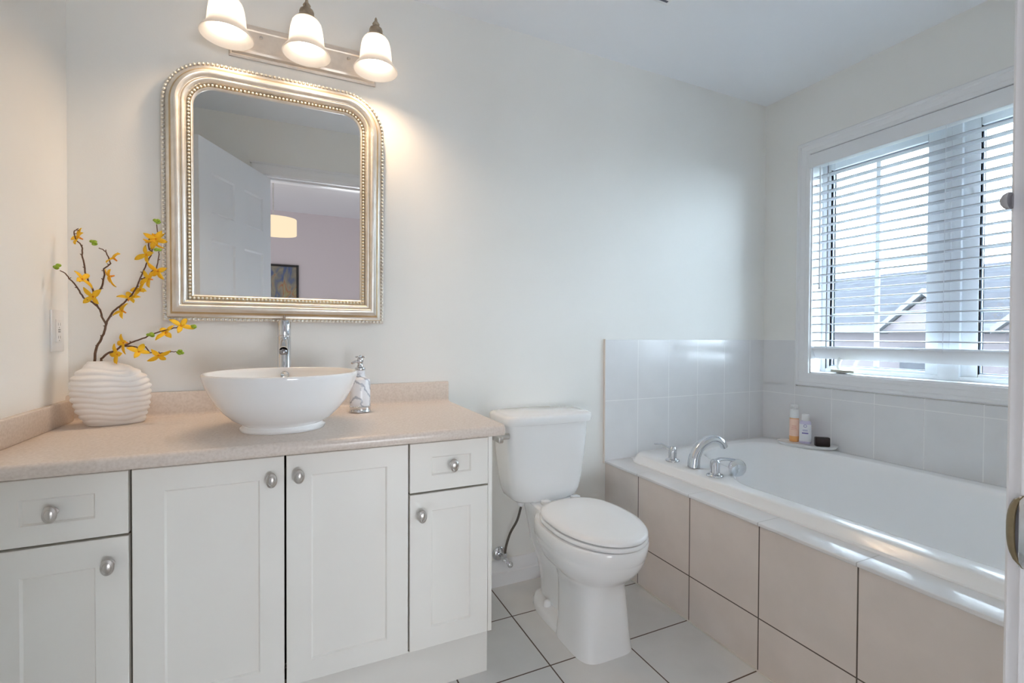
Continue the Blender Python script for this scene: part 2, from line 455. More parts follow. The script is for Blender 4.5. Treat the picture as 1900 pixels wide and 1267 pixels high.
obj('bottom_rail', bm, M_rail, bl)
for y in (-.36, -.845, -1.33):
    bm = B()
    for x in (.003, .055):
        tube(bm, [(x, y, 2.0), (x, y, 1.03)], .0012, 6)
    obj('ladder_cord', bm, M_cord, bl)
bm = B(); tube(bm, [(-.002, -.322, 1.99), (-.003, -.324, 1.36)], .0035, 8); sphere(bm, (-.003, -.324, 1.355), .006); obj('tilt_wand', bm, M_cord, bl)

# ------------------------------------------------------------------ doorway, door leaf (seen in the mirror) and the strike jamb at the right edge
dr = struct_empty('door_1', (0, 0, 0))
bm = B()
bx(bm, (DX0 - .02, YF - .12, 0), (DX0, YF, DZ + .02)); bx(bm, (DX1, YF - .12, 0), (DX1 + .02, YF, DZ + .02)); bx(bm, (DX0, YF - .12, DZ), (DX1, YF, DZ + .02))
bx(bm, (DX0, YF - .12, 0), (DX0 + .011, YF - .045, DZ), .002); bx(bm, (DX1 - .011, YF - .12, 0), (DX1, YF - .045, DZ), .002); bx(bm, (DX0, YF - .12, DZ - .011), (DX1, YF - .045, DZ), .002)
obj('door_jamb', bm, M_trim, dr)
DC = [(0, 0), (0, .011), (.004, .014), (.018, .014), (.024, .017), (.045, .018), (.05, .021), (.062, .021), (.07, .016), (.07, 0)]
def door_casing(yface, sgn):
    bm = B(); rings = []
    x0, x1, z1 = DX0 - .006, DX1 + .006, DZ + .006
    for u, h in DC:
        y = yface + sgn * h
        rings.append([Vector((x0 - u, y, 0)), Vector((x0 - u, y, z1 + u)), Vector((x1 + u, y, z1 + u)), Vector((x1 + u, y, 0))])
    loft(bm, rings, False, False, closed=False)
    # cap mould over the head
    bx(bm, (x0 - .078, min(yface, yface + sgn * .026), z1 + .062), (x1 + .078, max(yface, yface + sgn * .026), z1 + .076), .003)
    return obj('door_casing', bm, M_trim, dr)
door_casing(YF, 1); door_casing(YF - .12, -1)
# strike plate with curled lip
bm = B()
zc = .912
bx(bm, (DX1 - .0022, YF - .030, zc - .035), (DX1 + .001, YF + .001, zc + .035), .001)
spl = obj('strike_plate', bm, M_chrome, dr)
bm = B(); rings = []
for k in range(13):
    q = -1 + k / 6; sc = max(.03, (1 - abs(q) ** 2.6)) ** .5
    ring = []
    for m in range(7):
        a = m / 6 * math.radians(75)
        ring.append((DX1 - .0024 + .010 * (1 - math.cos(a)) * sc, YF - .004 + (.008 + .0085 * math.sin(a)) * sc))
    ring += [(x + .0012, y - .0006) for x, y in ring[::-1]]
    rings.append([Vector((x, y, zc + q * .035)) for x, y in ring])
loft(bm, rings)
obj('strike_lip', bm, M_strike, spl)
bm = B(); lathe(bm, [(.0, .0075), (.004, .0070), (.007, .0050), (.0085, .002), (.0085, 0)], (DX1 + .003, YF + .012, 1.235), 20, 'Y'); obj('bumper', bm, M_rubber, dr)
# leaf, opened into the room against the left side; its local frame: hinge pin at origin, x along the width
LW, LH = .765, 2.045
leaf_e = struct_empty('door_2', (DX0 + .003, YF - .005, .012), (0, 0, math.radians(112.6)))
def door_leaf():
    bm = B()
    y0, y1 = -.035, 0.0
    st, mid = .105, .10
    cols = [(st, LW / 2 - mid / 2), (LW / 2 + mid / 2, LW - st)]
    rows = [(.24, .80), (.97, 1.54), (1.68, 1.89)]
    xs = sorted({0, LW} | {v for c in cols for v in c}); zs_ = sorted({0, LH} | {v for r in rows for v in r})
    for face, s in ((y0, -1), (y1, 1)):
        for i in range(len(xs) - 1):
            for j in range(len(zs_) - 1):
                pan = (xs[i], xs[i + 1]) in cols and (zs_[j], zs_[j + 1]) in rows
                a, b, c, d = xs[i], xs[i + 1], zs_[j], zs_[j + 1]
                def rect(ins, dep): return [Vector((a + ins, face - s * dep, c + ins)), Vector((b - ins, face - s * dep, c + ins)), Vector((b - ins, face - s * dep, d - ins)), Vector((a + ins, face - s * dep, d - ins))]
                if not pan: bm.faces.new([bm.verts.new(p) for p in rect(0, 0)])
                else: loft(bm, [rect(0, 0), rect(.010, .008), (rect(.022, .0085)), rect(.045, .002)], False, True)
    for (p, q) in (((0, 0), (LW, 0)), ((0, LH), (LW, LH))):
        bm.faces.new([bm.verts.new(v) for v in (Vector((0, y0, p[1])), Vector((LW, y0, p[1])), Vector((LW, y1, p[1])), Vector((0, y1, p[1])))])
    for x in (0, LW):
        bm.faces.new([bm.verts.new(v) for v in (Vector((x, y0, 0)), Vector((x, y1, 0)), Vector((x, y1, LH)), Vector((x, y0, LH)))])
    return bm
obj('door_panel', door_leaf(), M_door, leaf_e, smooth=20)
bm = B()
for s, y in ((-1, -.035), (1, 0)):
    lathe(bm, [(.030, 0), (.030, s * .006), (.012, s * .008), (.011, s * .014), (.022, s * .020), (.025, s * .030), (.02, s * .037), (0, s * .039)], (LW - .052, y, .955), 24, 'Y')
obj('door_knob', bm, M_nickel, leaf_e)

# ------------------------------------------------------------------ vanity
CZ = .793    # underside of the worktop
FY = -.545   # door faces
XE = .566    # right end of the vanity
def front_panel(x0, x1, z0, z1, fr, rec=.006, th=.019):
    """shaker front: local coordinates relative to (x0, FY, z0)"""
    bm = B()
    w_, h_ = x1 - x0, z1 - z0
    def rect(ix0, ix1, iz0, iz1, y): return [Vector((ix0, y, iz0)), Vector((w_ - ix1, y, iz0)), Vector((w_ - ix1, y, h_ - iz1)), Vector((ix0, y, h_ - iz1))]
    l, r, b, t = fr
    e = .0015
    loft(bm, [rect(0, 0, 0, 0, th), rect(0, 0, 0, 0, e), rect(e, e, e, e, 0), rect(l, r, b, t, 0), rect(l + .004, r + .004, b + .004, t + .004, rec)], True, True)
    return bm
def knob(parent, x, z, y=0.0):
    bm = B()
    lathe(bm, [(.009, 0), (.009, -.002), (.0055, -.004), (.005, -.014), (.009, -.017)], (x, y, z), 20, 'Y')
    prof = [(.009, -.016), (.0135, -.0185), (.0150, -.0215), (.0140, -.025), (.0095, -.0275), (.0085, -.0268), (.005, -.0285), (0, -.029)]
    rings = []
    for r, h in prof:
        rings.append([Vector((x + max(r, 1e-4) * .88 * math.sin(2 * PI * i / 24), y + h, z + max(r, 1e-4) * 1.28 * math.cos(2 * PI * i / 24))) for i in range(24)])
    loft(bm, rings, True, True)
    return obj('knob', bm, M_nickel, parent)
def cabinet(name_label, x0, x1, fronts, endpanel=False):
    cab = thing('vanity_cabinet', name_label, 'cabinet', (x0, FY, 0), group='vanity cabinets')
    W = x1 - x0; D = -FY; yb = D - .002; t = .016; b0 = .165
    bm = B()
    f = .024
    bx(bm, (.0015, f, b0), (t, yb, CZ - .001)); bx(bm, (W - t, f, b0), (W - .0015, yb, CZ - .001))
    bx(bm, (t, f, b0), (W - t, yb, b0 + t)); bx(bm, (t, yb - .008, b0), (W - t, yb, CZ - .001)); bx(bm, (t, f + .004, CZ - .07), (W - t, f + .02, CZ - .05))
    obj('carcass', bm, [M_gap], cab)
    if endpanel:
        bm = B(); bx(bm, (W - .0015, .006, .172), (W + .012, yb, CZ - .001), .001); obj('end_panel', bm, M_cab, cab)
    bm = B(); bx(bm, (0, .070, 0), (W + (.022 if endpanel else 0), .086, b0 + .02)); 
    if endpanel: bx(bm, (W - .002, .086, 0), (W + .022, yb, .172))
    obj('toe_kick', bm, M_cab, cab)
    for kind, fx0, fx1, fz0, fz1, fr, kx, kz in fronts:
        o = obj(kind, front_panel(fx0, fx1, fz0, fz1, fr), M_cab, cab, (fx0 - x0, 0, fz0), smooth=20)
        knob(o, kx - fx0, kz - fz0)
    return cab
DF = (.062, .058, .056, .058)
cabinet('left cream shaker vanity cabinet below the vase, cut by the photo edge, drawer over door', XL + .002, -.344,
        [('drawer', XL + .006, -.347, .6375, .783, (.09, .06, .044, .044), -.478, .708), ('door', XL + .006, -.347, .176, .6315, (.09, .06, .056, .062), -.380, .574)])
cabinet('middle cream shaker vanity cabinet with two tall doors under the vessel sink', -.344, .304,
        [('door', -.3405, -.0215, .176, .783, (.062, .056, .056, .056), -.050, .728), ('door', -.0165, .3015, .176, .783, (.060, .060, .056, .056), .0135, .731)])
cabinet('right narrow cream shaker vanity cabinet next to the toilet, small drawer over door', .304, XE - .012,
        [('drawer', .3065, .549, .6395, .783, (.064, .055, .046, .043), .434, .713), ('door', .3065, .549, .176, .6335, (.064, .056, .058, .052), .338, .576)], True)

# worktop with integral splashbacks
bm = B()
x0, x1 = XL, .583
top, und = .828, .795
yf = -.600
prof = [(-.002, und), (-.002, .905), (-.006, .908), (-.019, .908), (-.023, .903), (-.023, top + .012), (-.027, top + .004), (-.035, top)]
prof += [(yf + .014, top)] + [(yf + .014 - .014 * math.sin(a), top - .014 + .014 * math.cos(a)) for a in (.4, .8, 1.2, PI / 2)] + [(yf, und + .012)] + [(yf + .010 - .010 * math.cos(a), und + .010 - .010 * math.sin(a)) for a in (.5, 1.0, PI / 2)]
loft(bm, [[Vector((x0, y, z)) for y, z in prof], [Vector((x1, y, z)) for y, z in prof]])
wt = obj('vanity_worktop', bm, M_lam, smooth=40)
tag(wt, 'beige stone-look laminate vanity worktop with raised splashback', 'worktop')
bm = B(); bx(bm, (XL + .0005, yf + .004, top), (XL + .020, -.022, .896), .003); obj('side_splash', bm, M_lam, wt)

# vessel basin
ba = thing('vessel_basin', 'round white vessel sink bowl standing on the beige worktop', 'sink', (-.025, -.375, .8285))
bm = B()
prof = [(.060, 0), (.111, 0), (.113, .004), (.112, .009), (.106, .012), (.104, .016), (.112, .020), (.133, .034), (.155, .056), (.173, .080), (.187, .106), (.198, .132), (.2035, .150), (.205, .158), (.2035, .162), (.2005, .1625), (.1975, .160), (.1945, .150),
        (.188, .130), (.176, .104), (.160, .080), (.138, .056), (.110, .038), (.07, .029), (.025, .027), (.0, .027)]
lathe(bm, prof, n=96); obj('bowl', bm, M_porc, ba, smooth=60)
bm = B()
Mo = Matrix.Translation((.0, .1895, .138)) @ Matrix.Rotation(math.radians(70), 4, 'X')
lathe(bm, [(.012, 0), (.0125, .002), (.010, .003), (.007, .001), (.0, -.002)], n=24, M=Mo); obj('overflow_ring', bm, M_chrome, ba)
bm = B(); lathe(bm, [(.024, .026), (.024, .029), (.018, .031), (0, .031)], n=24); obj('drain', bm, M_chrome, ba)

# tall basin faucet behind the bowl
fa = thing('basin_faucet', 'tall chrome single-hole faucet behind the vessel sink', 'faucet', (-.028, -.105, .8285))
bm = B(); lathe(bm, [(.028, 0), (.028, .006), (.023, .010), (.0212, .014), (.0212, .262), (.020, .264), (.020, .266), (.0212, .268)], n=32, cap0=True, cap1=True); obj('body', bm, M_chrome, fa)
bm = B()
tube(bm, [(0, -.012, .252), (0, -.05, .248), (0, -.095, .236), (0, -.118, .223)], [.0125, .0125, .012, .012], 20)
obj('spout', bm, M_chrome, fa)
bm = B(); lathe(bm, [(0, -.004), (.0085, -.004), (.0118, -.002), (.0128, .002), (.0128, .008), (.012, .011)], (0, -.116, .210), 24); obj('aerator', bm, mat('dark_aerator_metal', (.25, .25, .27), .25, metal=1), fa)
bm = B(); lathe(bm, [(.0212, .268), (.0215, .27), (.0215, .312), (.018, .319), (0, .321)], n=32); tube(bm, [(0, .012, .313), (0, .04, .322), (0, .062, .335)], [.006, .005, .0045], 10); obj('handle', bm, M_chrome, fa)

# soap dispenser
sd = thing('soap_dispenser', 'white grey-veined marble soap dispenser with chrome pump right of the bowl', 'soap dispenser', (.214, -.172, .8285))
bm = B(); lathe(bm, [(.0, 0), (.036, 0), (.0375, .003), (.036, .006), (.0355, .017), (.037, .020), (.0355, .022), (.034, .023)], n=32); obj('base_ring', bm, M_chrome, sd)
bm = B(); lathe(bm, [(.034, .022), (.0345, .026), (.0345, .108), (.0325, .116), (.024, .121), (.018, .124), (.0165, .130), (.016, .146), (0, .147)], n=40); obj('bottle', bm, M_marble, sd)
bm = B()
lathe(bm, [(.0175, .146), (.0185, .149), (.0175, .155), (.012, .158), (.009, .166), (.0095, .172), (.012, .178), (.010, .187), (.006, .190), (.004, .198), (0, .200)], n=24)
tube(bm, [(0, 0, .176), (-.018, -.012, .178), (-.030, -.020, .172)], [.006, .005, .004], 10)
for a in range(4):
    an = PI / 4 + a * PI / 2 + .3
    tube(bm, [(0, 0, .192), (.013 * math.cos(an), .013 * math.sin(an), .193)], .0028, 8); sphere(bm, (.0145 * math.cos(an), .0145 * math.sin(an), .193), .0036, 8, 6)
obj('pump', bm, M_chrome, sd)

# vase
va = thing('ribbed_vase', 'wide white ceramic vase with wavy ridges on the corner of the worktop', 'vase', (-.492, -.125, .8285), (0, 0, math.radians(20)))
bm = B()
S = [(0, -.050, .074, .60), (.004, -.058, .080, .66), (.02, -.068, .083, .76), (.05, -.082, .091, .92), (.085, -.0915, .0945, 1.0), (.115, -.0935, .094, 1.0), (.14, -.090, .085, .92), (.160, -.078, .066, .78), (.175, -.062, .042, .58), (.185, -.056, .014, .40), (.189, -.053, .005, .36)]
def lerpS(z):
    for a, b in zip(S[:-1], S[1:]):
        if a[0] <= z <= b[0]:
            k = (z - a[0]) / (b[0] - a[0]); k = k * k * (3 - 2 * k) * .4 + k * .6
            return [a[i] + (b[i] - a[i]) * k for i in range(4)]
    return list(S[-1])
rings = []
NZ = 110
for q in range(NZ + 1):
    z = .189 * q / NZ
    _, l, r, d = lerpS(z)
    cx, a = (l + r) / 2, (r - l) / 2; b = .056 * d
    ring = []
    for i in range(72):
        th = 2 * PI * i / 72
        x = a * math.cos(th); y = b * math.sin(th)
        ph = 2 * PI * z / .0165 + 1.5 * math.sin(x * 34 + .8) + .9 * math.sin(x * 62 + z * 40)
        amp = .0032 * min(1, z / .02) * min(1, max(0, (.182 - z) / .02))
        s_ = abs(math.sin(ph / 2)) ** 1.0
        k = 1 + amp * (s_ - .6) / math.sqrt(a * b) * 1.3
        ring.append(Vector((cx + x * k, y * k, z + .10 * (cx + x - .0) * 0)))
    rings.append(ring)
# rolled opening
last = rings[-1]; cxl = sum((p.x for p in last)) / len(last)
rings.append([Vector((cxl + (p.x - cxl) * .9, p.y * .85, p.z + .001)) for p in last])
rings.append([Vector((cxl + (p.x - cxl) * .8, p.y * .7, p.z - .004)) for p in last])
rings.append([Vector((cxl + (p.x - cxl) * .8, p.y * .7, p.z - .09)) for p in last])
loft(bm, rings, True, True)
obj('body', bm, M_vase, va, smooth=70)

# forsythia branches standing in the vase
def twig(bm, pts, r0, r1):
    P = smooth_path(pts, 3); n = len(P)
    P = [p + Vector((random.uniform(-1, 1), random.uniform(-1, 1), random.uniform(-1, 1))) * .0012 * (0 < i < n - 1) for i, p in enumerate(P)]
    tube(bm, P, [r0 + (r1 - r0) * i / (n - 1) for i in range(n)], 7)
    for i in range(3, n - 2, 4):     # little side nodes
        d = Vector((random.uniform(-1, 1), random.uniform(-.6, .6), random.uniform(.0, 1))).normalized()
        tube(bm, [P[i], P[i] + d * .006], [r1 * 1.2, r1 * .7], 6)
def blossom(parent, p, s=1.0, droop=0.0):
    bm = B()
    ax = Vector((random.uniform(-.7, .7), random.uniform(-1, -.2), random.uniform(-.6, .8) - droop)).normalized()
    q = Vector((0, 0, 1)).rotation_difference(ax).to_matrix().to_4x4()
    base = Matrix.Translation(p) @ q
    tw0 = random.uniform(0, PI)
    for k in range(4):
        L = s * random.uniform(.026, .036); Wd = s * random.uniform(.011, .014); a = tw0 + k * PI / 2 + random.uniform(-.2, .2)
        up0 = random.uniform(.35, .8)
        Mk = base @ Matrix.Rotation(a, 4, 'Z')
        rows = []
        for i in range(6):
            t = i / 5
            wid = Wd * (math.sin(PI * min(1, .12 + t * .86)) ** .75) * .6
            x = L * t; z = L * (up0 * t - .45 * t * t) + .003
            rows.append([Mk @ Vector((x, -wid, z + .0022)), Mk @ Vector((x, 0, z)), Mk @ Vector((x, wid, z + .0022))])
        V = [[bm.verts.new(v) for v in r] for r in rows]
        for r0, r1 in zip(V[:-1], V[1:]):
            for j in range(2): bm.faces.new((r0[j], r0[j + 1], r1[j + 1], r1[j]))
    o = obj('blossom', bm, M_petal, parent, smooth=80)
    md = o.modifiers.new('thick', 'SOLIDIFY'); md.thickness = .0007
    bm = B()
    tube(bm, [base @ Vector((0, 0, -.006)), base @ Vector((0, 0, .004)), base @ Vector((0, 0, .008))], [.0018, .0032, .0012], 8)
    obj('flower_heart', bm, M_petal_c, o)
def bud(parent, p, s=1.0):
    bm = B()
    for k in range(7):
        d = Vector((random.uniform(-1, 1), random.uniform(-1, 1), random.uniform(-.6, 1))).normalized()
        c = Vector(p) + d * .0055 * s
        sphere(bm, c, .0058 * s, 8, 6, sc=(1, .7, .8))
    obj('leaf_bud', bm, M_bud, parent, smooth=80)
def branch(label, twigs, blossoms, buds):
    o = thing('forsythia_branch', label, 'flower branch', twigs[0][0][0], group='forsythia branches in the vase')
    o0 = Vector(o.location)
    R = lambda p: Vector(p) - o0
    bm = B()
    for pts, r0, r1 in twigs: twig(bm, [R(p) for p in pts], r0, r1)
    obj('stem', bm, M_stem, o, smooth=60)
    for p in blossoms: blossom(o, R(p))
    for p in buds: bud(o, R(p))
branch('tall forked branch of yellow forsythia rising from the white vase', [
    ([(-.531, -.133, .955), (-.529, -.132, 1.011), (-.527, -.127, 1.051), (-.518, -.126, 1.076), (-.510, -.125, 1.098), (-.506, -.123, 1.120), (-.499, -.122, 1.142), (-.488, -.121, 1.166), (-.473, -.119, 1.181), (-.456, -.118, 1.199), (-.438, -.117, 1.229), (-.423, -.115, 1.268), (-.414, -.114, 1.295), (-.406, -.113, 1.322), (-.394, -.111, 1.350), (-.393, -.110, 1.369)], .0036, .0015),
    ([(-.504, -.124, 1.125), (-.512, -.126, 1.149), (-.522, -.126, 1.178), (-.529, -.124, 1.200), (-.536, -.121, 1.228), (-.545, -.119, 1.250), (-.554, -.117, 1.279), (-.559, -.115, 1.315), (-.562, -.113, 1.336), (-.563, -.111, 1.355), (-.568, -.109, 1.364), (-.579, -.106, 1.376), (-.583, -.104, 1.397), (-.578, -.102, 1.404), (-.573, -.100, 1.403)], .0027, .0013),
    ([(-.522, -.126, 1.178), (-.539, -.134, 1.195), (-.551, -.139, 1.203), (-.559, -.143, 1.222), (-.564, -.147, 1.236), (-.578, -.151, 1.256), (-.586, -.156, 1.269), (-.596, -.160, 1.276)], .0026, .0013),
    ([(-.530, -.123, 1.212), (-.515, -.126, 1.233), (-.508, -.131, 1.251), (-.504, -.137, 1.272), (-.504, -.142, 1.288), (-.490, -.148, 1.300), (-.485, -.153, 1.309), (-.491, -.159, 1.328), (-.495, -.164, 1.339), (-.507, -.170, 1.345)], .0026, .0013),
    ([(-.423, -.115, 1.267), (-.404, -.116, 1.276), (-.391, -.122, 1.292), (-.378, -.128, 1.307), (-.374, -.134, 1.336), (-.371, -.140, 1.351)], .0022, .0013),
    ([(-.395, -.111, 1.350), (-.402, -.112, 1.360), (-.403, -.114, 1.379), (-.395, -.116, 1.398), (-.379, -.118, 1.407), (-.381, -.120, 1.436)], .002, .0013)],
    [(-.569, -.100, 1.380), (-.555, -.145, 1.252), (-.528, -.135, 1.208), (-.472, -.160, 1.316), (-.485, -.140, 1.269), (-.404, -.115, 1.341), (-.386, -.120, 1.385), (-.371, -.140, 1.292), (-.395, -.125, 1.266), (-.420, -.115, 1.230), (-.451, -.120, 1.203), (-.461, -.125, 1.165), (-.393, -.110, 1.399), (-.382, -.124, 1.392)],
    [(-.601, -.160, 1.286), (-.540, -.100, 1.369), (-.380, -.120, 1.446), (-.374, -.140, 1.354)])
branch('low drooping branch of yellow forsythia leaning right from the vase toward the faucet', [
    ([(-.506, -.133, .955), (-.515, -.132, 1.012), (-.511, -.132, 1.029), (-.499, -.133, 1.040), (-.478, -.135, 1.049), (-.466, -.137, 1.061), (-.448, -.138, 1.069), (-.430, -.140, 1.077), (-.405, -.142, 1.089), (-.384, -.143, 1.099), (-.359, -.145, 1.110), (-.333, -.147, 1.117), (-.311, -.148, 1.122), (-.291, -.150, 1.120)], .0034, .0014),
    ([(-.465, -.136, 1.063), (-.434, -.138, 1.060), (-.419, -.140, 1.054), (-.405, -.145, 1.059), (-.393, -.150, 1.043), (-.369, -.155, 1.041), (-.347, -.160, 1.042), (-.330, -.165, 1.045), (-.317, -.170, 1.043)], .0022, .0012)],
    [(-.454, -.140, 1.072), (-.471, -.135, 1.039), (-.420, -.155, 1.043), (-.370, -.160, 1.037), (-.352, -.145, 1.099), (-.315, -.150, 1.122)],
    [(-.392, -.145, 1.095), (-.282, -.150, 1.120), (-.312, -.170, 1.043)])

# wall outlet on the left wall
ol = thing('wall_outlet', 'white duplex outlet plate on the left wall above the vase', 'outlet', (XL, -.083, 1.107))
bm = B(); bx(bm, (0, -.040, -.061), (.005, .040, .061), .002); obj('cover_plate', bm, M_switch, ol)
bm = B(); bx(bm, (.004, -.017, -.034), (.0075, .017, .034), .0015); obj('socket', bm, M_switch, ol)
bm = B()
for zz in (-.019, .019):
    for y in (-.006, .006): bx(bm, (.007, y - .001, zz - .004), (.0078, y + .001, zz + .004))
    bx(bm, (.007, -.002, zz - .011), (.0078, .002, zz - .008))
for zz in (-.003, .003): bx(bm, (.007, -.006, zz - .0018), (.0085, .006, zz + .0018))
obj('slot', bm, mat('grey_outlet_slot', (.35, .34, .33), .6), ol)

# ------------------------------------------------------------------ mirror
MW0, MW1, MH = -.388, .319, .863
mx = (MW0 + MW1) / 2
mi_ = thing('wall_mirror', 'arched-corner mirror in a beaded champagne silver frame above the sink', 'mirror', (mx, -.012, 1.143), (math.radians(1.2), 0, 0))
HW = (MW1 - MW0) / 2
def outline(u, y, n=14, R=.150):
    """frame outline inset by u: square bottom corners, round top corners"""
    r = R - u
    pts = [Vector((-HW + u, y, u)), Vector((HW - u, y, u))]
    for cx, a0 in ((HW - R, 0), (-(HW - R), PI / 2)):
        for k in range(n + 1):
            a = a0 + PI / 2 * k / n
            pts.append(Vector((cx + r * math.cos(a), y, MH - R + r * math.sin(a))))
    return pts
PR = [(0, 0, 0), (0, .005, 0), (.002, .007, 0), (.0112, .005, 1), (.0132, .005, 1), (.0140, .0135, 0), (.019, .0145, 0), (.0235, .018, 1), (.0275, .0235, 1), (.030, .026, 0), (.033, .0315, 0), (.038, .0365, 0), (.0435, .0385, 0), (.049, .0365, 0), (.0525, .032, 0), (.0545, .0275, 0), (.056, .027, 1), (.0585, .0285, 0), (.062, .028, 0), (.0655, .0245, 0), (.068, .0195, 0), (.0705, .0155, 0), (.0722, .010, 1), (.0818, .010, 1), (.0832, .0145, 0), (.0865, .012, 0), (.0885, .006, 0), (.0885, .002, 0)]
bm = B()
R_ = [[bm.verts.new(p) for p in outline(u, -h)] for u, h, _ in PR]
for q in range(len(R_) - 1):
    a, b = R_[q], R_[q + 1]
    for i in range(len(a)):
        j = (i + 1) % len(a)
        f = bm.faces.new((a[i], a[j], b[j], b[i])); f.material_index = PR[q][2]
bm.faces.new(R_[0])
obj('frame', bm, [M_frame, M_gold], mi_, smooth=40)
def beads(u, y, pitch, r):
    bm = B()
    P = outline(u, y, 20); P.append(P[0])
    L = [0]
    for a, b in zip(P[:-1], P[1:]): L.append(L[-1] + (b - a).length)
    n = int(L[-1] / pitch); k = 0
    for i in range(n):
        d = L[-1] * i / n
        while L[k + 1] < d: k += 1
        t = (d - L[k]) / (L[k + 1] - L[k]); p = P[k].lerp(P[k + 1], t)
        sphere(bm, p, r, 8, 5)
    return bm
obj('beading', beads(.0062, -.0098, .0132, .0052), M_bead, mi_, smooth=80)
obj('beading', beads(.0770, -.0135, .0118, .0046), M_bead, mi_, smooth=80)
bm = B(); P = outline(.087, -.004); bm.faces.new([bm.verts.new(p) for p in P]); bm.faces.new([bm.verts.new(p + Vector((0, .003, 0))) for p in P]); obj('mirror_glass', bm, M_mirror, mi_, smooth=0)

# ------------------------------------------------------------------ vanity light
vl = thing('vanity_light_bar', 'three-shade brushed nickel vanity light bar glowing above the mirror', 'wall light', (.040, -.001, 2.12))
bm = B()
def platering(ins, y): return [Vector((-.24 + ins, -y, -.060 + ins)), Vector((.25 - ins, -y, -.060 + ins)), Vector((.25 - ins, -y, .060 - ins)), Vector((-.24 + ins, -y, .060 - ins))]
loft(bm, [platering(0, 0), platering(0, .006), platering(.006, .010), platering(.009, .010), platering(.013, .020), platering(.02, .023), platering(.026, .023), platering(.03, .021)])
obj('backplate', bm, M_plate, vl, smooth=15)
for x in (-.140, .150):
    bm = B(); lathe(bm, [(.006, -.020), (.006, -.024), (.004, -.027), (0, -.028)], (x, 0, .014), 14, 'Y'); obj('screw', bm, M_nickel, vl)
for k, x in enumerate((-.230, 0.003, .230)):
    sh = -.150
    bm = B(); P = smooth_path([(x, -.02, .0), (x, -.055, .012), (x, -.08, .05), (x, -.10, .075), (x, -.13, .078), (x, sh, .070)], 4)
    tube(bm, P, .006, 10); lathe(bm, [(.022, -.02), (.022, -.026), (.012, -.032), (.007, -.04)], (x, 0, 0), 20, 'Y'); obj('arm', bm, M_plate, vl)
    bm = B()
    lathe(bm, [(.031, .038), (.0325, .041), (.031, .046), (.025, .050), (.0225, .056), (.0235, .064), (.021, .072), (.0135, .078), (.0105, .082), (.0125, .088), (.0095, .093), (.0055, .099), (.0045, .106), (.0015, .112), (0, .113)], (x, sh, 0), 28)
    obj('finial', bm, M_brass, vl)
    bm = B()
    pr = [(.0305, .040), (.039, .036), (.0455, .026), (.0495, .010), (.0525, -.012), (.0545, -.034), (.0565, -.046), (.061, -.054), (.069, -.064), (.0755, -.074), (.0765, -.077), (.0745, -.0775), (.067, -.0665), (.059, -.0565), (.0545, -.047), (.0525, -.034), (.0505, -.012), (.0475, .010), (.0435, .025), (.037, .0345), (.029, .038)]
    rings = []
    for r, h in pr:
        rings.append([Vector((x + r * (1 + (.012 * math.cos(20 * a) if -.045 < h < .03 else 0)) * math.cos(a), sh + r * (1 + (.012 * math.cos(20 * a) if -.045 < h < .03 else 0)) * math.sin(a), h)) for a in [2 * PI * i / 80 for i in range(80)]])
    loft(bm, rings, False, False); obj('glass_shade', bm, M_shadeg, vl, smooth=60)
    bm = B()
    lathe(bm, [(0, -.058), (.012, -.056), (.022, -.049), (.0275, -.038), (.0285, -.028), (.026, -.015), (.019, .002), (.0145, .012), (.0135, .022), (.0, .024)], (x, sh, 0), 24)
    obj('bulb', bm, M_bulb, vl, smooth=80)
    ld = bpy.data.lights.new('lamp_glow', 'SPOT'); ld.energy = LAMP_SPOT; ld.color = (1.0, .70, .42); ld.spot_size = math.radians(156); ld.spot_blend = .9; ld.shadow_soft_size = .024
    lo = bpy.data.objects.new('lamp_glow', ld); COL.objects.link(lo); lo.parent = vl; lo.location = (x, sh, -.064)

# ------------------------------------------------------------------ toilet
TX = .986
to = thing('toilet', 'white two-piece toilet between the vanity and the tub', 'toilet', (TX, 0, 0))
def ring(a, yf_, yb_, z, e=2.4, n=64, em=None):
    yc = (yf_ + yb_) / 2
    return superell(0, yc, a, yc - yf_, z, n, e, yb_ - yc)
def egg(a, yf_, yb_, z, ym, n=64, e=2.0, eb=2.6):
    out = []
    for i in range(n):
        t = 2 * PI * i / n; c, s = math.cos(t), math.sin(t)
        ee = e if s < 0 else eb
        out.append(Vector((a * math.copysign(abs(c) ** (2 / ee), c), ym + (math.copysign(abs(s) ** (2 / ee), s)) * ((ym - yf_) if s < 0 else (yb_ - ym)), z)))
    return out
bm = B()
# bowl down into the pedestal
rg = []
for z, a, yf_, yb_, ym, e in ((.000, .112, -.604, -.36, -.45, 4.6), (.012, .110, -.602, -.36, -.45, 4.6), (.06, .103, -.598, -.36, -.45, 4.6), (.14, .097, -.594, -.35, -.45, 4.4), (.20, .094, -.592, -.34, -.45, 3.8),
                              (.235, .100, -.600, -.32, -.45, 2.7), (.262, .122, -.622, -.29, -.45, 2.4), (.285, .145, -.650, -.27, -.46, 2.2), (.31, .158, -.672, -.25, -.47, 2.1), (.332, .165, -.684, -.24, -.48, 2.05), (.345, .168, -.690, -.23, -.48, 2.0), (.352, .167, -.692, -.23, -.48, 2.0), (.358, .170, -.697, -.23, -.48, 2.0), (.398, .171, -.704, -.23, -.48, 2.0), (.404, .167, -.700, -.235, -.48, 2.0)):
    rg.append(egg(a, yf_, yb_, z, ym, e=e, eb=3.0))
loft(bm, rg)
obj('bowl', bm, M_porc, to, smooth=50)
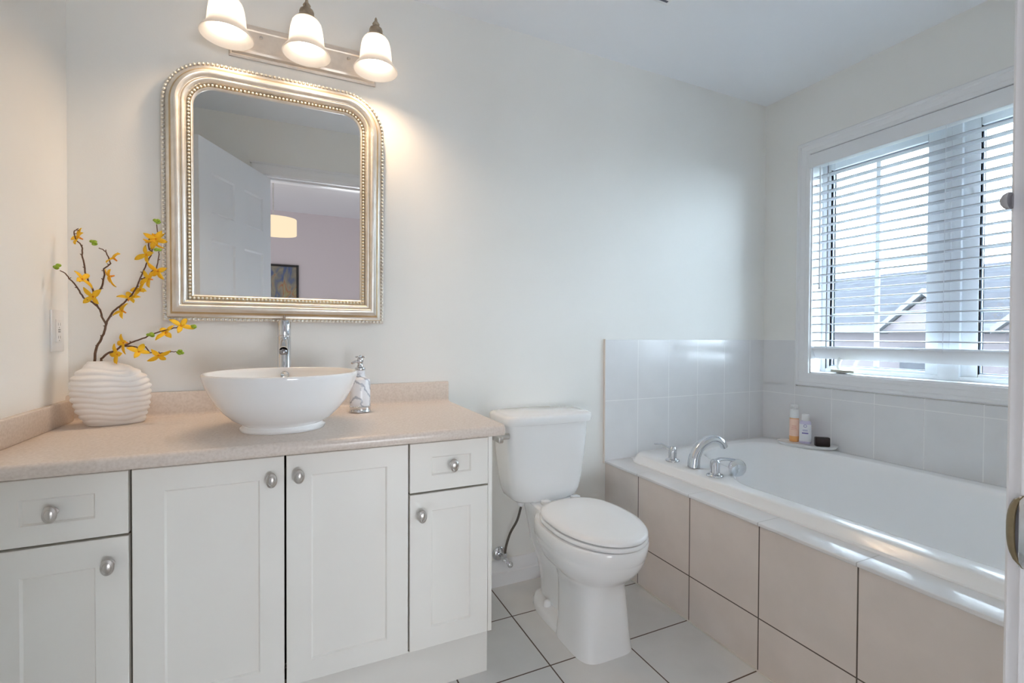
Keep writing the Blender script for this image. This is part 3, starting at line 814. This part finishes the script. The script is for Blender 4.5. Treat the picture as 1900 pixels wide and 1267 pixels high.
# foot and trapway housing behind the pedestal
bm = B()
rg = []
for z, a, yf_, yb_ in ((0, .108, -.50, -.135), (.018, .107, -.50, -.136), (.034, .098, -.49, -.145), (.040, .075, -.47, -.165)): rg.append(ring(a, yf_, yb_, z, 2.8))
loft(bm, rg)
rg = []
for z, a, yf_, yb_ in ((.02, .060, -.42, -.15), (.10, .062, -.42, -.15), (.18, .075, -.42, -.13), (.26, .100, -.44, -.10), (.33, .104, -.44, -.075), (.375, .108, -.42, -.06), (.40, .110, -.40, -.05), (.412, .108, -.38, -.052)): rg.append(ring(a, yf_, yb_, z, 3.2))
loft(bm, rg)
bx(bm, (-.106, -.262, .385), (.106, -.055, .4195), .012)
obj('pedestal_back', bm, M_porc, to, smooth=50)
for s in (-1, 1):
    bm = B(); lathe(bm, [(.0155, .030), (.0155, .048), (.012, .056), (.005, .060), (0, .0605)], (s * .078, -.285, 0), 20)
    obj('bolt_cap', bm, M_white, to)
bm = B()
loft(bm, [egg(.156, -.698, -.266, .406, -.48, eb=2.8), egg(.162, -.707, -.263, .410, -.48, eb=2.8), egg(.163, -.709, -.262, .417, -.48, eb=2.8), egg(.160, -.705, -.266, .423, -.48, eb=2.8)])
obj('seat', bm, M_seat, to, smooth=50)
bm = B()
loft(bm, [egg(.155, -.704, -.272, .4265, -.48, eb=2.8), egg(.160, -.709, -.268, .430, -.48, eb=2.8), egg(.160, -.709, -.268, .436, -.48, eb=2.8), egg(.154, -.702, -.274, .443, -.48, eb=2.8), egg(.138, -.672, -.29, .447, -.48, eb=2.8), egg(.08, -.60, -.38, .449, -.48, eb=2.8)])
for s in (-1, 1): bx(bm, (s * .07 - .018, -.266, .424), (s * .07 + .018, -.238, .442), .005)
obj('seat_lid', bm, M_seat, to, smooth=50)
TC = -.028
bm = B()
rg = []
for z, a, yf_, yb_, e in ((.420, .110, -.195, -.05, 3.4), (.422, .138, -.212, -.033, 3.8), (.432, .150, -.217, -.026, 4.2), (.460, .160, -.220, -.024, 4.8), (.51, .169, -.222, -.022, 5.4), (.60, .180, -.225, -.021, 6), (.68, .187, -.227, -.020, 6), (.738, .191, -.228, -.020, 6)):
    r = ring(a, yf_, yb_, z, e, 72)
    rg.append([Vector((p.x + TC, p.y, p.z)) for p in r])
loft(bm, rg); obj('tank', bm, M_porc, to, smooth=50)
bm = B()
rg = []
for z, a, yf_, yb_ in ((.739, .192, -.231, -.016), (.741, .200, -.240, -.010), (.746, .202, -.242, -.008), (.768, .203, -.243, -.008), (.776, .199, -.239, -.010), (.780, .187, -.226, -.020)):
    r = ring(a, yf_, yb_, z, 7, 72); rg.append([Vector((p.x + TC, p.y, p.z)) for p in r])
loft(bm, rg); obj('tank_lid', bm, M_porc, to, smooth=50)
bm = B()
bx(bm, (-.278, -.262, .688), (-.258, -.185, .712), .005); lathe(bm, [(.012, -.210), (.012, -.262), (.0, -.263)], (0, -.20, .700), 20, 'X'); obj('flush_lever', bm, M_nickel, to)
bm = B(); lathe(bm, [(.012, .432), (.012, .415), (.014, .412), (.014, .398), (.006, .392)], (-.118, -.125, -.010), 16, cap1=True); obj('fill_nut', bm, M_white, to)

sv = thing('water_supply_valve', 'chrome shut-off valve with dark braided hose on the wall left of the toilet', 'valve', (.822, 0, .139))
bm = B(); lathe(bm, [(.031, -.0005), (.031, -.004), (.026, -.010), (.014, -.014), (0, -.014)], n=32, axis='Y'); obj('escutcheon', bm, M_chrome, sv)
bm = B(); tube(bm, [(0, -.01, 0), (0, -.055, 0)], .0085, 14); lathe(bm, [(.0, -.05), (.0115, -.05), (.0125, -.056), (.0115, -.074), (0, -.075)], n=16, axis='Y')
tube(bm, [(0, -.062, -.004), (.002, -.062, .028)], .0085, 12); tube(bm, [(0, -.062, 0), (.018, -.072, -.018)], .008, 10); sphere(bm, (.022, -.074, -.022), .013, 12, 8, sc=(1, .6, 1.1)); obj('valve_body', bm, M_chrome, sv)
bm = B(); tube(bm, smooth_path([(.002, -.062, .026), (.006, -.066, .06), (.016, -.085, .12), (.036, -.11, .18), (.046, -.125, .2385)], 5), .0052, 10); obj('braided_hose', bm, M_hose, sv)

# ------------------------------------------------------------------ tub deck, apron, tub
bm = B(); bx(bm, (1.386, YF + .001, 0), (1.40, -.001, .482)); ap = struct('wall_tub_apron', bm, M_apron)
bm = B(); bx(bm, (1.3775, YF + .001, .480), (1.535, -.008, .492), .003, 3); bx(bm, (1.53, -.11, .480), (XR - .008, -.008, .492)); bx(bm, (1.53, YF + .001, .480), (XR - .008, -1.60, .492)); struct('trim_tub_deck', bm, M_deck)
bm = B(); bx(bm, (1.381, YF + .002, 0), (1.3865, -.016, .004), .001); struct('trim_tub_base', bm, mat('pale_floor_caulk', (.72, .68, .63), .6))

tub = thing('bathtub', 'white acrylic drop-in bathtub in the tiled corner under the window', 'bathtub', (0, 0, 0))
def resample(poly, c, n):
    out = []
    for i in range(n):
        a = 2 * PI * i / n; d = Vector((math.cos(a), math.sin(a)))
        best = None
        for p, q in zip(poly, poly[1:] + poly[:1]):
            e = q - p; den = d.x * e.y - d.y * e.x
            if abs(den) < 1e-12: continue
            w_ = p - c; t = (w_.x * e.y - w_.y * e.x) / den; u = (w_.x * d.y - w_.y * d.x) / den
            if t > 0 and -1e-9 <= u <= 1 + 1e-9: best = t if best is None else max(best, t)
        out.append(c + d * best)
    return out
def rrect(x0, x1, y0, y1, r, n=10):
    P = []
    for cx, cy, a0 in ((x1 - r, y1 - r, 0), (x0 + r, y1 - r, PI / 2), (x0 + r, y0 + r, PI), (x1 - r, y0 + r, 1.5 * PI)):
        for k in range(n + 1):
            a = a0 + PI / 2 * k / n; P.append(Vector((cx + r * math.cos(a), cy + r * math.sin(a))))
    return P
def spl2(P, sub=6):
    n = len(P); out = []
    for i in range(n):
        p0, p1, p2, p3 = [Vector(P[(i + k - 1) % n]) for k in range(4)]
        for k in range(sub):
            t = k / sub
            out.append(.5 * ((2 * p1) + (p2 - p0) * t + (2 * p0 - 5 * p1 + 4 * p2 - p3) * t * t + (3 * p1 - p0 - 3 * p2 + p3) * t ** 3))
    return out
TCc = Vector((1.97, -.84)); NT = 220
outer = rrect(1.485, XR - .010, -1.628, -.030, .085)
inner = spl2([(1.575, -.78), (1.575, -.66), (1.595, -.590), (1.640, -.525), (1.715, -.455), (1.750, -.34), (1.80, -.23), (1.90, -.165), (2.05, -.135), (2.20, -.135), (2.30, -.17), (2.345, -.27), (2.362, -.42), (2.385, -.65), (2.39, -.90), (2.385, -1.15), (2.35, -1.38), (2.24, -1.48), (1.97, -1.515), (1.72, -1.48), (1.60, -1.41), (1.577, -1.28), (1.575, -1.0)])
O = resample(outer, TCc, NT); I = resample(inner, TCc, NT)
def off(P, d): return [p + (TCc - p).normalized() * d for p in P]
def lift(P, z): return [Vector((p.x, p.y, z)) for p in P]
mid = [o.lerp(i, .5) for o, i in zip(O, I)]
rings = [lift(O, .4915), lift(O, .496), lift(off(O, .002), .4985), lift(off(O, .005), .4990), lift(off(O, .007), .5005), lift(off(O, .021), .5235), lift(off(O, .025), .5275), lift(off(O, .031), .5295), lift(mid, .5305), lift(off(I, -.012), .531), lift(off(I, -.004), .5298), lift(off(I, .003), .526), lift(off(I, .008), .518), lift(off(I, .014), .50)]
for s, z in ((.955, .44), (.93, .36), (.90, .26), (.865, .19), (.81, .15), (.70, .13), (.4, .122), (.05, .12)):
    rings.append([Vector((TCc.x + (p.x - TCc.x) * s, TCc.y + (p.y - TCc.y) * s, z)) for p in I])
bm = B(); loft(bm, rings, False, True); obj('tub_shell', bm, M_acr, tub, smooth=60)

RIM = .5313
def flange(bm, x, y, r=.030, z=RIM):
    lathe(bm, [(r, .0), (r, .003), (r * .92, .007), (r * .66, .010), (r * .60, .014)], (x, y, z), 28)
# handle by the wall
h1 = thing('tub_faucet_handle', 'chrome tub lever handle nearest the wall, left of the spout', 'faucet', (1.572, -.258, RIM - .0))
bm = B(); flange(bm, 0, 0, .031, 0); lathe(bm, [(.0185, .008), (.0175, .02), (.0185, .04), (.0175, .056), (.012, .064), (0, .066)], n=28); obj('handle_base', bm, M_chrome, h1)
bm = B(); tube(bm, smooth_path([(0, 0, .052), (-.016, .012, .058), (-.034, .026, .070), (-.052, .038, .074), (-.066, .048, .072)], 3), [(.011, .007)] * 4 + [(.009, .005)] * 4 + [(.0085, .0035)] * 5, 12); obj('lever', bm, M_chrome, h1)
# spout
sp = thing('tub_spout', 'chrome arched tub spout on the tub corner between its handles', 'faucet', (1.578, -.378, RIM))
bm = B()
P = smooth_path([(0, 0, .0005), (.006, 0, .045), (.024, -.008, .086), (.052, -.022, .114), (.084, -.036, .123), (.110, -.048, .110), (.122, -.053, .088)], 5)
n = len(P); rad = []
for i in range(n):
    t = i / (n - 1)
    a = .027 - .008 * min(1, t * 1.6); rad.append((a * (1 + .25 * max(0, t - .55)), a * (1 - .18 * t)))
tube(bm, P, rad, 24); obj('spout', bm, M_chrome, sp, smooth=50)
# second handle with the round head
h2 = thing('tub_hand_shower', 'chrome fitting with a round disc head on the tub rim right of the spout', 'faucet', (1.560, -.508, RIM))
bm = B(); flange(bm, 0, 0, .033, 0); lathe(bm, [(.0195, .008), (.0185, .02), (.0195, .042), (.0185, .058), (.012, .066), (0, .068)], n=28); obj('base', bm, M_chrome, h2)
bm = B(); tube(bm, smooth_path([(0, 0, .056), (.02, -.004, .066), (.05, -.014, .066), (.085, -.024, .060)], 3), [(.012, .010), (.0115, .009), (.0105, .008), (.010, .0075), (.0095, .007), (.009, .0065), (.009, .006), (.0085, .006), (.008, .006), (.008, .006)], 12); obj('arm', bm, M_chrome, h2)
bm = B()
Md = Matrix.Translation((.092, -.030, .030)) @ Matrix.Rotation(math.radians(-27), 4, 'Z') @ Matrix.Rotation(math.radians(90), 4, 'X')
lathe(bm, [(0, -.016), (.02, -.015), (.033, -.008), (.036, 0), (.0355, .004), (.031, .007), (.012, .0085), (.004, .0088), (.004, .0075), (0, .0075)], n=36, M=Md); obj('disc_head', bm, M_chrome, h2)

# tray with bottles in the far corner
tr = thing('oval_tray', 'long oval white tray on the far corner of the tub rim', 'tray', (2.408, -.330, RIM + .0005), (0, 0, math.radians(-65)))
bm = B()
def ov(a, b, z): return superell(0, 0, a, b, z, 56, 2.3)
loft(bm, [ov(.112, .048, 0), ov(.122, .057, .004), ov(.133, .066, .015), ov(.135, .068, .019), ov(.131, .064, .0195), ov(.125, .058, .015), ov(.05, .02, .0145)])
obj('dish', bm, M_tray, tr, smooth=50)
TZ = RIM + .0155
b1 = thing('pump_bottle', 'tall white-capped pump bottle with peach and orange label on the oval tray', 'bottle', (2.408, -.262, TZ), group='bottles on the tub tray')
bm = B(); lathe(bm, [(0, 0), (.020, 0), (.022, .003), (.022, .118), (.020, .124), (.017, .128)], n=32); obj('bottle_body', bm, M_orange, b1)
bm = B(); lathe(bm, [(.0223, .016), (.0223, .044), (.0223, .120)], n=32); 
obj('label', bm, M_label_o, b1)
bm = B()
for za, zb in ((.016, .030),): lathe(bm, [(.0226, za), (.0226, zb)], n=32)
obj('label_band', bm, M_orange, b1)
def label_marks(parent, r, rows, m):
    bm = B()
    for z0, z1, half in rows:
        A = [-2.2 + half * (k / 5 - 1) + 0 for k in range(11)]
        A = [-2.55 + half * (k / 5. - 1) for k in range(11)]
        loft(bm, [[Vector((r * math.cos(a), r * math.sin(a), z0)) for a in A], [Vector((r * math.cos(a), r * math.sin(a), z1)) for a in A]], False, False, closed=False)
    return obj('label_print', bm, m, parent)
label_marks(b1, .0228, [(.072, .0745, .55), (.080, .0815, .45), (.085, .0865, .5), (.064, .0655, .6)], M_pinkink)
bm = B(); lathe(bm, [(.0205, .124), (.0215, .126), (.0215, .168), (.0205, .170), (.008, .171), (.008, .178), (.018, .179), (.019, .182), (.019, .190), (.0175, .193), (0, .193)], n=32); bx(bm, (-.024, -.008, .181), (.0, .008, .1915), .002); obj('pump_cap', bm, M_white, b1)
b2 = thing('lotion_bottle', 'shorter white and lavender bottle with violet print on the oval tray', 'bottle', (2.415, -.318, TZ), (0, 0, math.radians(-57)), group='bottles on the tub tray')
bm = B()
loft(bm, [superell(0, 0, a, b, z, 40, 2.6) for z, a, b in ((0, .023, .016), (.004, .0265, .018), (.05, .0275, .0185), (.095, .0275, .0185), (.112, .024, .017), (.119, .0175, .0145))]); obj('bottle_body', bm, M_lav, b2, smooth=50)
bm = B(); lathe(bm, [(.0165, .118), (.0175, .120), (.0170, .148), (.0155, .151), (0, .151)], n=28); obj('cap', bm, M_white, b2)
bm = B()
def lab(z): 
    return [Vector((p.x * 1.02, p.y * 1.03, z)) for p in superell(0, 0, .0272, .0182, 0, 40, 2.6) if p.y < -.004 or p.x < -.018]
loft(bm, [lab(.012), lab(.10)], False, False, closed=False); 
LB = [Vector((x * .0242 * 1.0, -.0181, 0)) for x in (-.6, .6)]
obj('label', bm, M_label_w, b2)
bm = B(); bx(bm, (-.015, -.0198, .052), (.013, -.0190, .058)); bx(bm, (-.012, -.0197, .066), (.010, -.0190, .0675)); bx(bm, (-.012, -.0197, .071), (.010, -.0190, .0725)); 
lathe(bm, [(.0075, -.0197), (.0055, -.0197)], (-.001, 0, .092), 20, 'Y'); obj('label_print', bm, M_ink, b2)
sb = B(); bx(sb, (-.033, -.014, 0), (.033, .014, .047), .006, 3)
so = obj('soap_bar', sb, M_soap, loc=(2.425, -.398, TZ)); so.rotation_euler = (0, 0, math.radians(-38))
tag(so, 'dark maroon soap bar standing on the right end of the oval tray', 'soap')

# ------------------------------------------------------------------ ceiling fan grille
vf = thing('ceiling_vent', 'square white exhaust fan grille on the ceiling, only its corner in view', 'vent', (1.374, -.413, ZC))
bm = B(); S_ = .28
loft(bm, [[Vector((0, 0, 0)), Vector((-S_, 0, 0)), Vector((-S_, -S_, 0)), Vector((0, -S_, 0))], [Vector((0, 0, -.006)), Vector((-S_, 0, -.006)), Vector((-S_, -S_, -.006)), Vector((0, -S_, -.006))],
          [Vector((-.014, -.014, -.014)), Vector((-S_ + .014, -.014, -.014)), Vector((-S_ + .014, -S_ + .014, -.014)), Vector((-.014, -S_ + .014, -.014))]])
obj('cover', bm, M_white, vf, smooth=20)
bm = B()
for k in range(9):
    d = .022 + k * .026
    bx(bm, (-S_ + .022, -d - .009, -.0150), (-.022, -d, -.0138))
obj('slot', bm, mat('dark_vent_slot', (.10, .10, .13), .8), vf)

# ------------------------------------------------------------------ bedroom seen in the mirror
pl = thing('pendant_lamp', 'glowing drum shade pendant lamp hanging in the bedroom, seen in the mirror', 'ceiling lamp', (-.145, -3.06, ZC))
bm = B(); lathe(bm, [(.06, 0), (.06, -.012), (.05, -.022), (.01, -.026)], n=28); obj('canopy', bm, M_brass, pl)
bm = B(); tube(bm, [(-.02, 0, -.02), (-.02, 0, -.41)], .006, 8); obj('rod', bm, M_nickel, pl)
bm = B(); lathe(bm, [(.0, -.40), (.175, -.40), (.177, -.402), (.177, -.545), (.175, -.547)], n=48); obj('lamp_shade', bm, M_pend, pl, smooth=40)
bm = B(); lathe(bm, [(.172, -.541), (.06, -.542), (0, -.542)], n=40); obj('diffuser', bm, M_pend, pl)
pc = thing('framed_picture', 'black-framed abstract painting on the mauve bedroom wall, seen in the mirror', 'picture', (-.235, -4.78, 1.376))
bm = B(); W2, H2, fw_ = .30, .40, .026
for a in (((-W2, 0, -H2), (-W2 + fw_, .025, H2)), ((W2 - fw_, 0, -H2), (W2, .025, H2)), ((-W2 + fw_, 0, -H2), (W2 - fw_, .025, -H2 + fw_)), ((-W2 + fw_, 0, H2 - fw_), (W2 - fw_, .025, H2))): bx(bm, *a, .002)
obj('frame', bm, M_blackframe, pc)
bm = B(); bx(bm, (-W2 + fw_, .004, -H2 + fw_), (W2 - fw_, .012, H2 - fw_)); obj('canvas', bm, M_paint, pc)

# ------------------------------------------------------------------ outside
bm = B(); bx(bm, (3.2, -40, -3.3), (60, 40, -3.2)); g = struct('ground', bm, M_grass)
def house(label, y0, y1, ridge, eave, xf, gables):
    h = thing('neighbour_house', label, 'house', (xf, (y0 + y1) / 2, -3.2), group=None)
    yc = (y0 + y1) / 2; e = eave + 3.2; r = ridge + 3.2; dp = 4.0; L = (y1 - y0) / 2
    bm = B(); bx(bm, (0, -L, 0), (dp * 2, L, e)); obj('wall', bm, M_brick, h)
    bm = B()
    loft(bm, [[Vector((-.35, -L - .3, e - .12)), Vector((dp, -L + 1.0, r)), Vector((dp * 2 + .35, -L - .3, e - .12))], [Vector((-.35, L + .3, e - .12)), Vector((dp, L - 1.0, r)), Vector((dp * 2 + .35, L + .3, e - .12))]]); obj('roof', bm, M_roof, h, smooth=0)
    bm = B(); bx(bm, (-.42, -L - .3, e - .20), (-.33, L + .3, e - .02)); obj('gutter', bm, M_htrim, h)
    for gy, gw, gz in gables:
        gy -= yc; gz += 3.2
        bm = B()
        loft(bm, [[Vector((-.45, gy - gw, e - .15)), Vector((-.45, gy + gw, e - .15)), Vector((-.45, gy, gz - .08))], [Vector((2.5, gy - gw, e - .15)), Vector((2.5, gy + gw, e - .15)), Vector((2.5, gy, gz - .08))]]); obj('gable', bm, M_brick, h, smooth=0)
        bm = B()
        for s in (-1, 1):
            a = Vector((0, gy + s * (gw + .12), e - .24)); b = Vector((0, gy, gz))
            t = Vector((0, 0, .13))
            loft(bm, [[a + Vector((-.6, 0, 0)), b + Vector((-.6, 0, 0)), b + Vector((-.6, 0, .13)), a + Vector((-.6, 0, .13))], [a + Vector((2.5, 0, 0)), b + Vector((2.5, 0, 0)), b + Vector((2.5, 0, .13)), a + Vector((2.5, 0, .13))]])
        obj('gable_trim', bm, M_htrim, h, smooth=0)
        bm = B(); bx(bm, (-.52, gy - .45, e - 1.7), (-.44, gy + .45, e - .55)); obj('house_window', bm, M_roof, h)
house('grey-roofed pale brick house with white-trimmed gables seen through the window', -6.5, 10.5, 3.17, 1.42, 13.6, [(4.0, .85, 2.09), (1.85, .85, 2.12)])
